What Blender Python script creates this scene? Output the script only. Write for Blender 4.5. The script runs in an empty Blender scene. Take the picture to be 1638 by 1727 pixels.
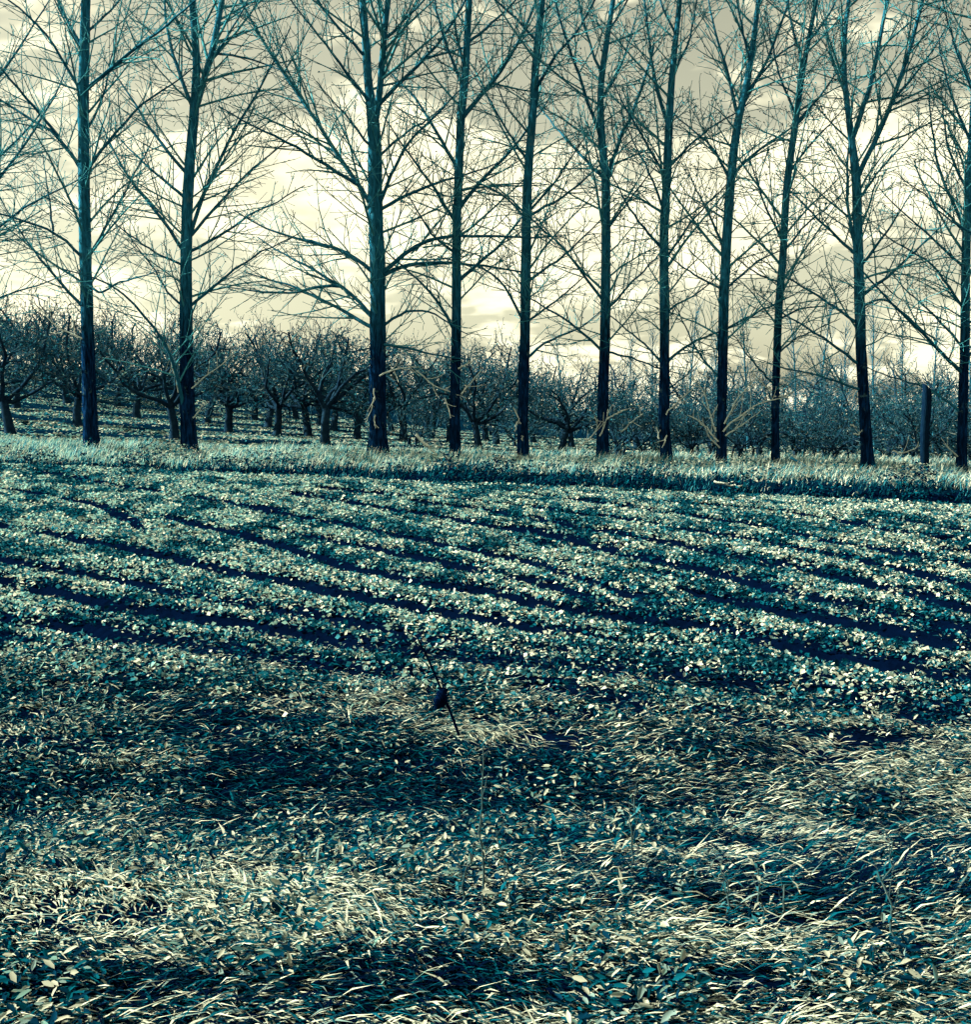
import bpy, math
import numpy as np

# ------------------------------------------------------------------ camera
CX, CY, F = 819.0, 863.5, 1950.0          # photograph pixels (1638 x 1727)
H = 1.64
PITCH = math.radians(5.2)
scene = bpy.context.scene
cam_data = bpy.data.cameras.new('camera')
cam = bpy.data.objects.new('camera', cam_data)
scene.collection.objects.link(cam)
cam.location = (0, 0, H)
cam.rotation_euler = (math.pi / 2 - PITCH, 0, 0)
cam_data.sensor_fit = 'VERTICAL'
cam_data.angle = 2 * math.atan(CY / F)
cam_data.clip_start = 0.05
cam_data.clip_end = 3000
scene.camera = cam

# ------------------------------------------------------------------ light
SUN_EL = math.radians(33)
SUN_BACK = math.radians(6)                # how far behind the tree row the sun stands (it is on the left)
SUN_VEC = np.array((-math.cos(SUN_EL) * math.cos(SUN_BACK), math.cos(SUN_EL) * math.sin(SUN_BACK), math.sin(SUN_EL)))
EXPOSURE = 2.3
scene.view_settings.view_transform = 'Standard'
scene.view_settings.look = 'None'
scene.view_settings.gamma = 1.0
scene.view_settings.use_curve_mapping = False
scene.view_settings.exposure = EXPOSURE
scene.cycles.adaptive_threshold = 0.03
scene.cycles.max_bounces = 4
scene.cycles.diffuse_bounces = 2
scene.cycles.glossy_bounces = 1
scene.cycles.transmission_bounces = 2
scene.cycles.caustics_reflective = False
scene.cycles.caustics_refractive = False

sun_data = bpy.data.lights.new('sun', 'SUN')
sun_data.energy = 5.0
sun_data.angle = math.radians(0.5)
sun_data.color = (1.0, 0.92, 0.68)
sun = bpy.data.objects.new('sun', sun_data)
scene.collection.objects.link(sun)
from mathutils import Vector
sun.rotation_euler = Vector(SUN_VEC.tolist()).to_track_quat('Z', 'Y').to_euler()
sun.location = (-60, 30, 60)

world = bpy.data.worlds.new('World')
scene.world = world
world.use_nodes = True
wt = world.node_tree
wt.nodes.clear()


def node(tree, kind, **kw):
    n = tree.nodes.new(kind)
    for k, v in kw.items():
        if k in ('inputs',):
            for i, val in v.items():
                n.inputs[i].default_value = val
        else:
            setattr(n, k, v)
    return n


def ramp(tree, stops, interp='LINEAR'):
    r = tree.nodes.new('ShaderNodeValToRGB')
    cr = r.color_ramp
    cr.interpolation = interp
    while len(cr.elements) > 1:
        cr.elements.remove(cr.elements[-1])
    cr.elements[0].position = stops[0][0]
    cr.elements[0].color = stops[0][1]
    for p, c in stops[1:]:
        e = cr.elements.new(p)
        e.color = c
    return r


SKY_SEED = (5.5, 11.3)


def build_sky():
    L = wt.links
    out = node(wt, 'ShaderNodeOutputWorld')
    bg = node(wt, 'ShaderNodeBackground', inputs={'Strength': 0.05})
    L.new(bg.outputs[0], out.inputs[0])
    sky = node(wt, 'ShaderNodeTexSky', sky_type='NISHITA', sun_disc=False, sun_elevation=SUN_EL,
               sun_rotation=math.atan2(SUN_VEC[0], SUN_VEC[1]), air_density=1.0, dust_density=2.0, ozone_density=1.0)
    # toned sky between the clouds
    bw = node(wt, 'ShaderNodeRGBToBW')
    L.new(sky.outputs[0], bw.inputs[0])
    grey = node(wt, 'ShaderNodeMixRGB', inputs={0: 0.88})
    L.new(sky.outputs[0], grey.inputs[1]); L.new(bw.outputs[0], grey.inputs[2])
    tone = node(wt, 'ShaderNodeMixRGB', blend_type='MULTIPLY', inputs={0: 1.0, 2: (0.88, 0.855, 0.60, 1)})
    L.new(grey.outputs[0], tone.inputs[1])
    # cloud layer seen in perspective: direction -> point on a flat layer
    geo = node(wt, 'ShaderNodeTexCoord')
    sep = node(wt, 'ShaderNodeSeparateXYZ')
    L.new(geo.outputs['Generated'], sep.inputs[0])
    zc = node(wt, 'ShaderNodeMath', operation='MAXIMUM', inputs={1: 0.0})
    L.new(sep.outputs[2], zc.inputs[0])
    za = node(wt, 'ShaderNodeMath', operation='ADD', inputs={1: 0.30})
    L.new(zc.outputs[0], za.inputs[0])
    dx = node(wt, 'ShaderNodeMath', operation='DIVIDE')
    dy = node(wt, 'ShaderNodeMath', operation='DIVIDE')
    L.new(sep.outputs[0], dx.inputs[0]); L.new(za.outputs[0], dx.inputs[1])
    L.new(sep.outputs[1], dy.inputs[0]); L.new(za.outputs[0], dy.inputs[1])
    comb = node(wt, 'ShaderNodeCombineXYZ', inputs={2: 3.7})
    sx = node(wt, 'ShaderNodeMath', operation='MULTIPLY', inputs={1: 0.8})
    L.new(dx.outputs[0], sx.inputs[0])
    L.new(sx.outputs[0], comb.inputs[0]); L.new(dy.outputs[0], comb.inputs[1])
    off = node(wt, 'ShaderNodeVectorMath', operation='ADD', inputs={1: (SKY_SEED[0], SKY_SEED[1], 0)})
    L.new(comb.outputs[0], off.inputs[0])
    n1 = node(wt, 'ShaderNodeTexNoise', noise_dimensions='2D', inputs={'Scale': 1.9, 'Detail': 3.0, 'Roughness': 0.45})
    L.new(off.outputs[0], n1.inputs['Vector'])
    vor = node(wt, 'ShaderNodeTexVoronoi', voronoi_dimensions='2D', feature='F1', inputs={'Scale': 6.5})
    nw = node(wt, 'ShaderNodeTexNoise', noise_dimensions='2D', inputs={'Scale': 7.0, 'Detail': 3.0, 'Roughness': 0.6})
    L.new(off.outputs[0], nw.inputs['Vector'])
    wv = node(wt, 'ShaderNodeMixRGB', blend_type='LINEAR_LIGHT', inputs={0: 0.16})
    L.new(off.outputs[0], wv.inputs[1]); L.new(nw.outputs['Color'], wv.inputs[2])
    L.new(wv.outputs[0], vor.inputs['Vector'])
    puff = node(wt, 'ShaderNodeMath', operation='MULTIPLY_ADD', inputs={1: -0.22})
    L.new(vor.outputs['Distance'], puff.inputs[0]); L.new(n1.outputs[0], puff.inputs[2])
    mask = ramp(wt, [(0.30, (0, 0, 0, 1)), (0.425, (1, 1, 1, 1))], 'EASE')
    L.new(puff.outputs[0], mask.inputs[0])
    shade = ramp(wt, [(0.30, (4.3, 4.1, 2.85, 1)), (0.54, (6.0, 5.7, 4.0, 1))])
    L.new(nw.outputs[0], shade.inputs[0])
    mix = node(wt, 'ShaderNodeMixRGB')
    L.new(mask.outputs[0], mix.inputs[0])
    L.new(tone.outputs[0], mix.inputs[1])
    L.new(shade.outputs[0], mix.inputs[2])
    L.new(mix.outputs[0], bg.inputs[0])


world.cycles.sampling_method = 'MANUAL'
world.cycles.sample_map_resolution = 512
build_sky()

# ------------------------------------------------------------------ helpers
rng = np.random.default_rng(11)
C = scene.collection


def ray(u, v):
    a = -(np.asarray(v, float) - CY)
    u = np.asarray(u, float)
    return np.stack([u - CX, F * math.cos(PITCH) + a * math.sin(PITCH) + 0 * u, -F * math.sin(PITCH) + a * math.cos(PITCH) + 0 * u], -1)


def at(u, v, Y):
    d = ray(u, v)
    return np.array((0, 0, H)) + d * (np.asarray(Y, float) / d[..., 1])[..., None]


def vnoise(x, y, s=1.0, seed=0):
    x = np.asarray(x, float) / s + 1000.3 + seed * 17.1
    y = np.asarray(y, float) / s + 1000.7 + seed * 9.7
    xi, yi = np.floor(x), np.floor(y)
    fx, fy = x - xi, y - yi
    fx = fx * fx * (3 - 2 * fx); fy = fy * fy * (3 - 2 * fy)

    def h(a, b):
        k = np.sin(a * 127.1 + b * 311.7 + seed * 74.7) * 43758.5453
        return k - np.floor(k)
    return (h(xi, yi) * (1 - fx) + h(xi + 1, yi) * fx) * (1 - fy) + (h(xi, yi + 1) * (1 - fx) + h(xi + 1, yi + 1) * fx) * fy


def fbm(x, y, s=1.0, seed=0, octs=3):
    t = 0; a = 1; n = 0
    for i in range(octs):
        t = t + a * vnoise(x, y, s, seed + i); n += a; a *= .5; s *= .5
    return t / n


def sm(a, b, t):
    t = np.clip((t - a) / (b - a), 0, 1)
    return t * t * (3 - 2 * t)


ROW_Y = 36.0


def edge_y(x):
    return 28.8 - 0.165 * np.clip(x, -20, 20)


def z_smooth(x, y):
    x = np.asarray(x, float); y = np.asarray(y, float)
    xc = np.clip(x, -45, 45)
    ye = edge_y(x)
    zn = np.interp(y, [-30, 2.2, 3.0, 3.7, 4.4, 5.2, 6.2, 7.2], [.05, .05, .09, .06, -.10, -.26, -.22, -.2])
    zn = zn - .008 * xc * sm(4, 7, y)
    ze = -.33 - .031 * xc
    t = np.clip((y - 7) / (ye - 7), 0, 1)
    zf = (-.2 - .008 * xc) * (1 - t) + ze * t
    z36 = -.03 - .019 * xc
    z80 = -.4 - .065 * xc + .0010 * xc * xc
    zb = ze + (z36 - .08 - ze) * sm(ye + .1, ye + 1.5, y)
    zb = zb + .08 * sm(ye + 1.5, ROW_Y, y)
    zo = z36 + (z80 - z36) * np.clip((y - ROW_Y) / 44, 0, 1.35)
    z = np.where(y < 7, zn, np.where(y < ye, zf, np.where(y < ROW_Y, zb, zo)))
    return z


FURROWS_PX = [
    [(-60, 1036), (0, 1045), (150, 1065), (250, 1085), (350, 1102), (480, 1117), (600, 1138)],
    [(-60, 934), (0, 945), (100, 965), (230, 990), (330, 1010), (460, 1035), (620, 1062), (760, 1090)],
    [(-60, 814), (0, 825), (100, 840), (180, 857), (225, 880), (250, 896)],
    [(225, 866), (370, 895), (480, 925), (600, 965), (700, 985), (820, 1000), (960, 1032), (1100, 1055)],
    [(60, 797), (200, 820), (300, 835), (415, 855), (520, 875), (640, 900), (760, 925), (818, 937), (918, 955), (1008, 988), (1100, 1020)],
    [(1020, 1030), (1158, 1055), (1228, 1070), (1358, 1100), (1458, 1117), (1638, 1150), (1700, 1160)],
    [(500, 835), (605, 852), (710, 868), (819, 888), (940, 905), (1078, 945), (1198, 970), (1338, 1005), (1418, 1025), (1638, 1066), (1700, 1078)],
    [(710, 850), (819, 862), (920, 882), (1043, 905), (1108, 915), (1243, 944), (1358, 966), (1433, 981), (1638, 1034), (1700, 1050)],
    [(868, 832), (1043, 856), (1128, 868), (1283, 890), (1398, 915), (1538, 940), (1638, 962), (1700, 975)],
    [(1200, 855), (1318, 866), (1413, 881), (1568, 911), (1638, 936), (1700, 950)],
    [(1400, 866), (1520, 880), (1638, 900), (1700, 910)],
    [(-60, 872), (0, 885), (230, 930), (460, 980), (700, 1030), (900, 1066)],
    [(480, 902), (640, 932), (820, 968), (1000, 1012)],
    [(1043, 878), (1283, 917), (1398, 940), (1538, 968), (1638, 992), (1700, 1005)],
    [(300, 1042), (520, 1076), (700, 1102), (900, 1130), (1100, 1150), (1350, 1168)],
    [(-60, 975), (0, 985), (250, 1032), (440, 1062)],
    [(1200, 1010), (1400, 1048), (1638, 1098), (1700, 1110)],
    [(560, 828), (700, 840), (860, 856), (1000, 872)],
    [(918, 1168), (1068, 1190), (1188, 1210), (1308, 1232)],
    [(1330, 1180), (1460, 1200), (1560, 1215), (1700, 1235)],
]


def to_ground(pts):
    out = []
    for u, v in pts:
        d = ray(u, v)
        Y = 12.0
        for _ in range(60):
            x = d[0] / d[1] * Y
            z = float(z_smooth(x, Y))
            Yn = (z - H) * d[1] / d[2]
            Y = .5 * Y + .5 * min(max(Yn, 3), 60)
        out.append((d[0] / d[1] * Y, Y))
    return np.array(out)


FURROWS = [to_ground(f) for f in FURROWS_PX]


def furrow_dist(x, y):
    """signed distance to the nearest furrow line, positive on its far (uphill) side"""
    d = np.full(np.shape(x), 9.0)
    sg = np.ones(np.shape(x))
    for fl in FURROWS:
        for a, b in zip(fl[:-1], fl[1:]):
            ab = b - a
            nn = np.array((-ab[1], ab[0])); nn = nn / np.linalg.norm(nn)
            if nn[1] < 0: nn = -nn
            t = np.clip(((x - a[0]) * ab[0] + (y - a[1]) * ab[1]) / (ab @ ab), 0, 1)
            ex, ey = x - a[0] - t * ab[0], y - a[1] - t * ab[1]
            dd = np.hypot(ex, ey)
            m = dd < d
            d = np.where(m, dd, d); sg = np.where(m, np.where(ex * nn[0] + ey * nn[1] >= 0, 1, -1), sg)
    return d * sg + .14 * (vnoise(x, y, .7, 5) - .5)


def furrow_step(d):
    """height of the ridge side behind a furrow and the groove in front of it"""
    return .085 * sm(-.06, .10, d) * np.exp(-np.maximum(d, 0) / .9) - .05 * np.exp(-((d + .12) / .16) ** 2)


def height(x, y, fur=True):
    x = np.asarray(x, float); y = np.asarray(y, float)
    z = z_smooth(x, y)
    amp = np.where(y < 7.5, .10, np.where(y < edge_y(x), .05, .14))
    z = z + amp * (fbm(x, y, np.where(y < 7.5, 1.1, 1.6), 3) - .5)
    if fur:
        m = (y > 6.5) & (y < edge_y(x) + 1) & (np.abs(x) < 20)
        if np.any(m):
            z[m] += furrow_step(furrow_dist(x[m], y[m])) * np.interp(y[m], [6.5, 8, 30], [.3, .8, 1.15])
    return z


def mesh_arrays(name, verts, faces_list, mat, col=None, smooth=False):
    """faces_list: list of int arrays (N,3) or (N,4)"""
    me = bpy.data.meshes.new(name)
    verts = np.ascontiguousarray(verts, dtype=np.float32)
    me.vertices.add(len(verts))
    me.vertices.foreach_set('co', verts.ravel())
    loops = np.concatenate([f.ravel() for f in faces_list]).astype(np.int32)
    sizes = np.concatenate([np.full(len(f), f.shape[1], np.int32) for f in faces_list])
    starts = np.concatenate([[0], np.cumsum(sizes)[:-1]]).astype(np.int32)
    me.loops.add(len(loops)); me.loops.foreach_set('vertex_index', loops)
    me.polygons.add(len(sizes)); me.polygons.foreach_set('loop_start', starts)
    me.update(calc_edges=True)
    if smooth:
        me.polygons.foreach_set('use_smooth', np.ones(len(sizes), bool))
    if col is not None:
        at_ = me.color_attributes.new('tint', 'FLOAT_COLOR', 'POINT')
        c4 = np.ones((len(verts), 4), np.float32); c4[:, :3] = col
        at_.data.foreach_set('color', c4.ravel())
    me.materials.append(mat)
    return me


def link(name, me, parent=None):
    o = bpy.data.objects.new(name, me)
    C.objects.link(o)
    if parent is not None:
        o.parent = parent
    return o


def tag(o, label=None, cat=None, group=None, kind=None):
    if label: o['label'] = label
    if cat: o['category'] = cat
    if group: o['group'] = group
    if kind: o['kind'] = kind
    return o


def tubes(P, R, sides=4, cap=False):
    """P (N,K,3), R (N,K) -> verts, quads"""
    P = np.asarray(P, float); R = np.asarray(R, float)
    N, K, _ = P.shape
    T = np.empty_like(P)
    T[:, 1:-1] = P[:, 2:] - P[:, :-2]; T[:, 0] = P[:, 1] - P[:, 0]; T[:, -1] = P[:, -1] - P[:, -2]
    T /= np.linalg.norm(T, axis=2, keepdims=True) + 1e-9
    ref = np.where(np.abs(T[:, :1, 0:1]) < .8, np.array((1., 0, 0)), np.array((0, 1., 0)))
    A = np.cross(T, np.broadcast_to(ref, T.shape)); A /= np.linalg.norm(A, axis=2, keepdims=True) + 1e-9
    B = np.cross(T, A)
    ang = np.arange(sides) * 2 * math.pi / sides
    V = P[:, :, None] + R[:, :, None, None] * (A[:, :, None] * np.cos(ang)[None, None, :, None] + B[:, :, None] * np.sin(ang)[None, None, :, None])
    base = (np.arange(N) * K * sides)[:, None, None] + (np.arange(K - 1) * sides)[None, :, None]
    s = np.arange(sides)[None, None]; s2 = (s + 1) % sides
    Q = np.stack([base + s, base + s2, base + sides + s2, base + sides + s], -1).reshape(-1, 4)
    return V.reshape(-1, 3), Q


class Acc:
    def __init__(self):
        self.v = []; self.f = []; self.c = []; self.n = 0

    def add(self, V, *faces, col=None):
        for f in faces:
            self.f.append(np.asarray(f) + self.n)
        self.v.append(np.asarray(V)); self.n += len(V)
        if col is not None:
            self.c.append(np.broadcast_to(col, (len(V), 3)))

    def mesh(self, name, mat, smooth=False):
        return mesh_arrays(name, np.concatenate(self.v), self.f, mat, np.concatenate(self.c) if self.c else None, smooth)


def blades(base, az, length, width, rise, bend, sideways=None):
    """curved two-segment blades. rise: initial elevation angle, bend: drop of angle along the blade"""
    N = len(base)
    d0 = np.stack([np.cos(az) * np.cos(rise), np.sin(az) * np.cos(rise), np.sin(rise)], 1)
    r2 = rise - bend
    d1 = np.stack([np.cos(az) * np.cos(r2), np.sin(az) * np.cos(r2), np.sin(r2)], 1)
    tw = az + math.pi / 2 if sideways is None else sideways
    w = np.stack([np.cos(tw), np.sin(tw), 0 * tw], 1) * (width * .5)[:, None]
    m = base + d0 * (length * .5)[:, None]
    t = m + d1 * (length * .5)[:, None]
    V = np.stack([base - w * .6, base + w * .6, m - w, m + w, t], 1).reshape(-1, 3)
    k = (np.arange(N) * 5)[:, None]
    return V, k + np.array([[0, 1, 3, 2]]), k + np.array([[2, 3, 4]])


def leaves(base, nrm_az, tilt, length, width):
    """oval six-sided leaf with a fold; normal tilted by tilt towards nrm_az"""
    N = len(base)
    sp = rng.uniform(0, 2 * math.pi, N)
    n = np.stack([np.sin(tilt) * np.cos(nrm_az), np.sin(tilt) * np.sin(nrm_az), np.cos(tilt)], 1)
    a = np.stack([np.cos(sp), np.sin(sp), 0 * sp], 1)
    a -= n * (a * n).sum(1, keepdims=True); a /= np.linalg.norm(a, axis=1, keepdims=True)
    b = np.cross(n, a)
    L = length[:, None]; W = width[:, None]
    fold = n * W * .22
    V = np.stack([base - a * L * .5, base - a * L * .1 + b * W * .5 + fold, base + a * L * .32 + b * W * .34 + fold,
                  base + a * L * .5, base + a * L * .32 - b * W * .34 + fold, base - a * L * .1 - b * W * .5 + fold], 1).reshape(-1, 3)
    k = (np.arange(N) * 6)[:, None]
    return V, k + np.array([[0, 1, 2, 3]]), k + np.array([[0, 3, 4, 5]])


def diamonds(base, nrm_az, tilt, length, width, spin=None):
    """small folded leaf of two triangles"""
    N = len(base)
    sp = rng.uniform(0, 2 * math.pi, N) if spin is None else spin
    n = np.stack([np.sin(tilt) * np.cos(nrm_az), np.sin(tilt) * np.sin(nrm_az), np.cos(tilt)], 1)
    a = np.stack([np.cos(sp), np.sin(sp), 0 * sp], 1)
    a -= n * (a * n).sum(1, keepdims=True); a /= np.linalg.norm(a, axis=1, keepdims=True) + 1e-9
    b = np.cross(n, a)
    L = length[:, None] * .5; W = width[:, None] * .5
    V = np.stack([base - a * L, base + b * W + n * W * .35 + a * L * .2, base + a * L, base - b * W + n * W * .35 + a * L * .2], 1).reshape(-1, 3)
    k = (np.arange(N) * 4)[:, None]
    return V, k + np.array([[0, 1, 2]]), k + np.array([[0, 2, 3]])


def flecks(base, az, length, width, rise, bend, tw):
    """short bent grass blade of two triangles"""
    N = len(base)
    d0 = np.stack([np.cos(az) * np.cos(rise), np.sin(az) * np.cos(rise), np.sin(rise)], 1)
    r2 = rise - bend
    d1 = np.stack([np.cos(az) * np.cos(r2), np.sin(az) * np.cos(r2), np.sin(r2)], 1)
    w = np.stack([np.cos(tw), np.sin(tw), 0 * tw], 1) * (width * .5)[:, None]
    m = base + d0 * (length * .5)[:, None]
    t = m + d1 * (length * .5)[:, None]
    V = np.stack([base, m - w, m + w, t], 1).reshape(-1, 3)
    k = (np.arange(N) * 4)[:, None]
    return V, k + np.array([[0, 2, 1]]), k + np.array([[1, 2, 3]])


def rep(c, n):
    return np.repeat(c, n, axis=0)


# ------------------------------------------------------------------ materials
NAVY = np.array((.0003, .0025, .013))
DEEP = np.array((.0010, .018, .042))
TEAL = np.array((.0015, .064, .105))
PALE_TEAL = np.array((.020, .120, .165))
CREAM = np.array((.245, .268, .232))
BEIGE = np.array((.095, .150, .155))


def rgba(c):
    return (float(c[0]), float(c[1]), float(c[2]), 1.0)


def new_mat(name):
    m = bpy.data.materials.new(name); m.use_nodes = True
    t = m.node_tree
    return m, t, t.nodes['Principled BSDF'], t.nodes['Material Output']


def leaf_mat(name, trans=.35, rough=.6):
    m, t, p, out = new_mat(name)
    a = node(t, 'ShaderNodeAttribute', attribute_name='tint')
    t.links.new(a.outputs['Color'], p.inputs['Base Color'])
    p.inputs['Roughness'].default_value = rough
    p.inputs['Specular IOR Level'].default_value = 0.0
    tr = node(t, 'ShaderNodeBsdfTranslucent')
    gm = node(t, 'ShaderNodeMixRGB', blend_type='MULTIPLY', inputs={0: 1.0, 2: (.45, .9, 1.0, 1)})   # light passing through a leaf comes out greener
    t.links.new(a.outputs['Color'], gm.inputs[1]); t.links.new(gm.outputs[0], tr.inputs['Color'])
    mx = node(t, 'ShaderNodeMixShader', inputs={0: trans})
    t.links.new(p.outputs[0], mx.inputs[1]); t.links.new(tr.outputs[0], mx.inputs[2])
    t.links.new(mx.outputs[0], out.inputs[0])
    return m


def noise_mat(name, stops, scale, stretch=(1, 1, 1), bump=.4, bscale=None, rough=.85, dist=.02, detail=6.0, spec=0.0):
    m, t, p, out = new_mat(name)
    tc = node(t, 'ShaderNodeTexCoord')
    mp = node(t, 'ShaderNodeMapping'); mp.inputs['Scale'].default_value = stretch
    t.links.new(tc.outputs['Object'], mp.inputs[0])
    n = node(t, 'ShaderNodeTexNoise', inputs={'Scale': scale, 'Detail': detail, 'Roughness': .65})
    t.links.new(mp.outputs[0], n.inputs['Vector'])
    r = ramp(t, [(q, rgba(c)) for q, c in stops])
    t.links.new(n.outputs[0], r.inputs[0]); t.links.new(r.outputs[0], p.inputs['Base Color'])
    b = node(t, 'ShaderNodeBump', inputs={'Strength': bump, 'Distance': dist})
    n2 = node(t, 'ShaderNodeTexNoise', inputs={'Scale': bscale or scale * 2.5, 'Detail': 4.0})
    t.links.new(mp.outputs[0], n2.inputs['Vector'])
    t.links.new(n2.outputs[0], b.inputs['Height']); t.links.new(b.outputs[0], p.inputs['Normal'])
    p.inputs['Roughness'].default_value = rough
    p.inputs['Specular IOR Level'].default_value = spec
    return m


def bark_mat(name, low, high, z0, z1, bump=.6):
    """furrowed dark bark at the foot, smoother paler bark above with painted sky glare"""
    m, t, p, out = new_mat(name)
    geo = node(t, 'ShaderNodeTexCoord')
    mp = node(t, 'ShaderNodeMapping'); mp.inputs['Scale'].default_value = (9, 9, 1.6)
    t.links.new(geo.outputs['Object'], mp.inputs[0])
    n = node(t, 'ShaderNodeTexNoise', inputs={'Scale': 1.6, 'Detail': 6.0, 'Roughness': .7})
    t.links.new(mp.outputs[0], n.inputs['Vector'])
    sep = node(t, 'ShaderNodeSeparateXYZ'); t.links.new(geo.outputs['Object'], sep.inputs[0])
    ad = node(t, 'ShaderNodeMath', operation='MULTIPLY_ADD', inputs={1: 2.2})
    t.links.new(n.outputs[0], ad.inputs[0]); t.links.new(sep.outputs[2], ad.inputs[2])
    mr = node(t, 'ShaderNodeMapRange', inputs={1: z0 + 1.1, 2: z1 + 1.1})  # blend by height: bark tone plus sky glare painted on the upper stem
    t.links.new(ad.outputs[0], mr.inputs[0])
    lo = ramp(t, [(.35, rgba(low * .25)), (.5, rgba(low)), (.62, rgba(low * 2.6))])
    hi = ramp(t, [(.35, rgba(high * .4)), (.5, rgba(high)), (.65, rgba(high * 1.7))])
    t.links.new(n.outputs[0], lo.inputs[0]); t.links.new(n.outputs[0], hi.inputs[0])
    mx = node(t, 'ShaderNodeMixRGB')
    t.links.new(mr.outputs[0], mx.inputs[0]); t.links.new(lo.outputs[0], mx.inputs[1]); t.links.new(hi.outputs[0], mx.inputs[2])
    # lichen patches
    nl = node(t, 'ShaderNodeTexNoise', inputs={'Scale': 2.6, 'Detail': 5.0, 'Roughness': .75})
    t.links.new(geo.outputs['Object'], nl.inputs['Vector'])
    lm = ramp(t, [(.60, (0, 0, 0, 1)), (.66, (.5, .5, .5, 1))])
    t.links.new(nl.outputs[0], lm.inputs[0])
    ml = node(t, 'ShaderNodeMixRGB', inputs={2: (.05, .11, .13, 1)})
    t.links.new(lm.outputs[0], ml.inputs[0]); t.links.new(mx.outputs[0], ml.inputs[1])
    t.links.new(ml.outputs[0], p.inputs['Base Color'])
    b = node(t, 'ShaderNodeBump', inputs={'Strength': bump, 'Distance': .07})
    t.links.new(n.outputs[0], b.inputs['Height']); t.links.new(b.outputs[0], p.inputs['Normal'])
    p.inputs['Roughness'].default_value = .8
    p.inputs['Specular IOR Level'].default_value = 0.0
    return m


M_SOIL = noise_mat('dark_soil', [(.3, NAVY * .4), (.62, NAVY * .8), (.8, DEEP * .4)], 3.5, bump=.9, dist=.04, spec=0.0, rough=1.0)
M_TURF = noise_mat('turf', [(.35, NAVY * .8), (.58, DEEP * .5), (.80, DEEP * 1.2)], 2.2, bump=.7, dist=.05)
M_CROP = leaf_mat('crop_leaf')
M_GRASS = leaf_mat('grass_blade')
M_BARK = bark_mat('poplar_bark', np.array((.001, .009, .032)), np.array((.009, .082, .145)), 3.2, 6.0)
M_BRANCH = noise_mat('poplar_branch_bark', [(.3, np.array((.005, .05, .095))), (.7, np.array((.012, .09, .15)))], 6, bump=.3)
M_TWIG = noise_mat('poplar_twig_bark', [(.3, np.array((.014, .12, .17))), (.7, np.array((.04, .19, .24)))], 4, bump=0)
M_PALE = noise_mat('bleached_sunlit_wood', [(.3, np.array((.24, .29, .28))), (.7, np.array((.42, .48, .45)))], 9, bump=.3)  # fallen branches are bleached; on poplar shoots the paleness paints sunlight
M_ORCH = noise_mat('orchard_bark', [(.3, np.array((.001, .008, .025))), (.7, np.array((.010, .03, .055)))], 5, bump=.6)
M_ORCH_TWIG = noise_mat('orchard_twig_bark', [(.3, np.array((.001, .014, .040))), (.55, np.array((.012, .05, .08))), (.72, np.array((.10, .13, .13)))], 1.8, bump=0)  # pale last stop paints sunlit branches into the bark colour
M_LEAF = leaf_mat('twig_leaf', .3)
M_POST = noise_mat('weathered_post_wood', [(.3, NAVY), (.7, np.array((.003, .015, .035)))], 6, (6, 6, .8), bump=.7)
M_STALK = noise_mat('dead_stalk', [(.3, NAVY * .7), (.7, NAVY * 1.6)], 20, bump=.3)
M_STEM = noise_mat('dry_stem', [(.3, np.array((.008, .028, .04))), (.7, np.array((.03, .05, .055)))], 20, bump=.3)


def pick(n, probs, cols, jitter=.3):
    """per-leaf colour: a random kind out of cols, with a brightness jitter"""
    probs = np.asarray(probs)
    if probs.ndim == 1:
        probs = np.broadcast_to(probs, (n, len(cols)))
    cum = np.cumsum(probs, 1); cum = cum / cum[:, -1:]
    k = (rng.random(n)[:, None] > cum).sum(1)
    return np.array(cols)[k] * rng.uniform(1 - jitter, 1 + jitter, n)[:, None]


# ------------------------------------------------------------------ ground
def build_ground():
    xs = np.unique(np.concatenate([np.arange(-16.5, 16.5, .15), np.linspace(17, 60, 60), np.linspace(60, 700, 30), -np.linspace(17, 60, 60), -np.linspace(60, 700, 30)]).round(4))
    ys = np.unique(np.concatenate([np.linspace(-200, 0, 20), np.linspace(0, 2.5, 10), np.arange(2.5, 32, .11), np.arange(32, 40, .25), np.linspace(40, 110, 90), np.linspace(110, 900, 40)]).round(4))
    X, Y = np.meshgrid(xs, ys)
    Z = height(X.ravel(), Y.ravel())
    V = np.stack([X.ravel(), Y.ravel(), Z], 1)
    nx, ny = len(xs), len(ys)
    i = (np.arange(ny - 1)[:, None] * nx + np.arange(nx - 1)[None]).ravel()
    Q = np.stack([i, i + 1, i + nx + 1, i + nx], 1)
    me = mesh_arrays('ground', V, [Q], M_SOIL, smooth=True)
    me.materials.append(M_TURF)
    cy = Y.ravel()[i]; cx = X.ravel()[i]
    me.polygons.foreach_set('material_index', (cy > edge_y(cx) + .9).astype(np.int32))
    tag(link('ground', me), 'sloping ground of the field, bank and orchard', kind='structure')


build_ground()


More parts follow.
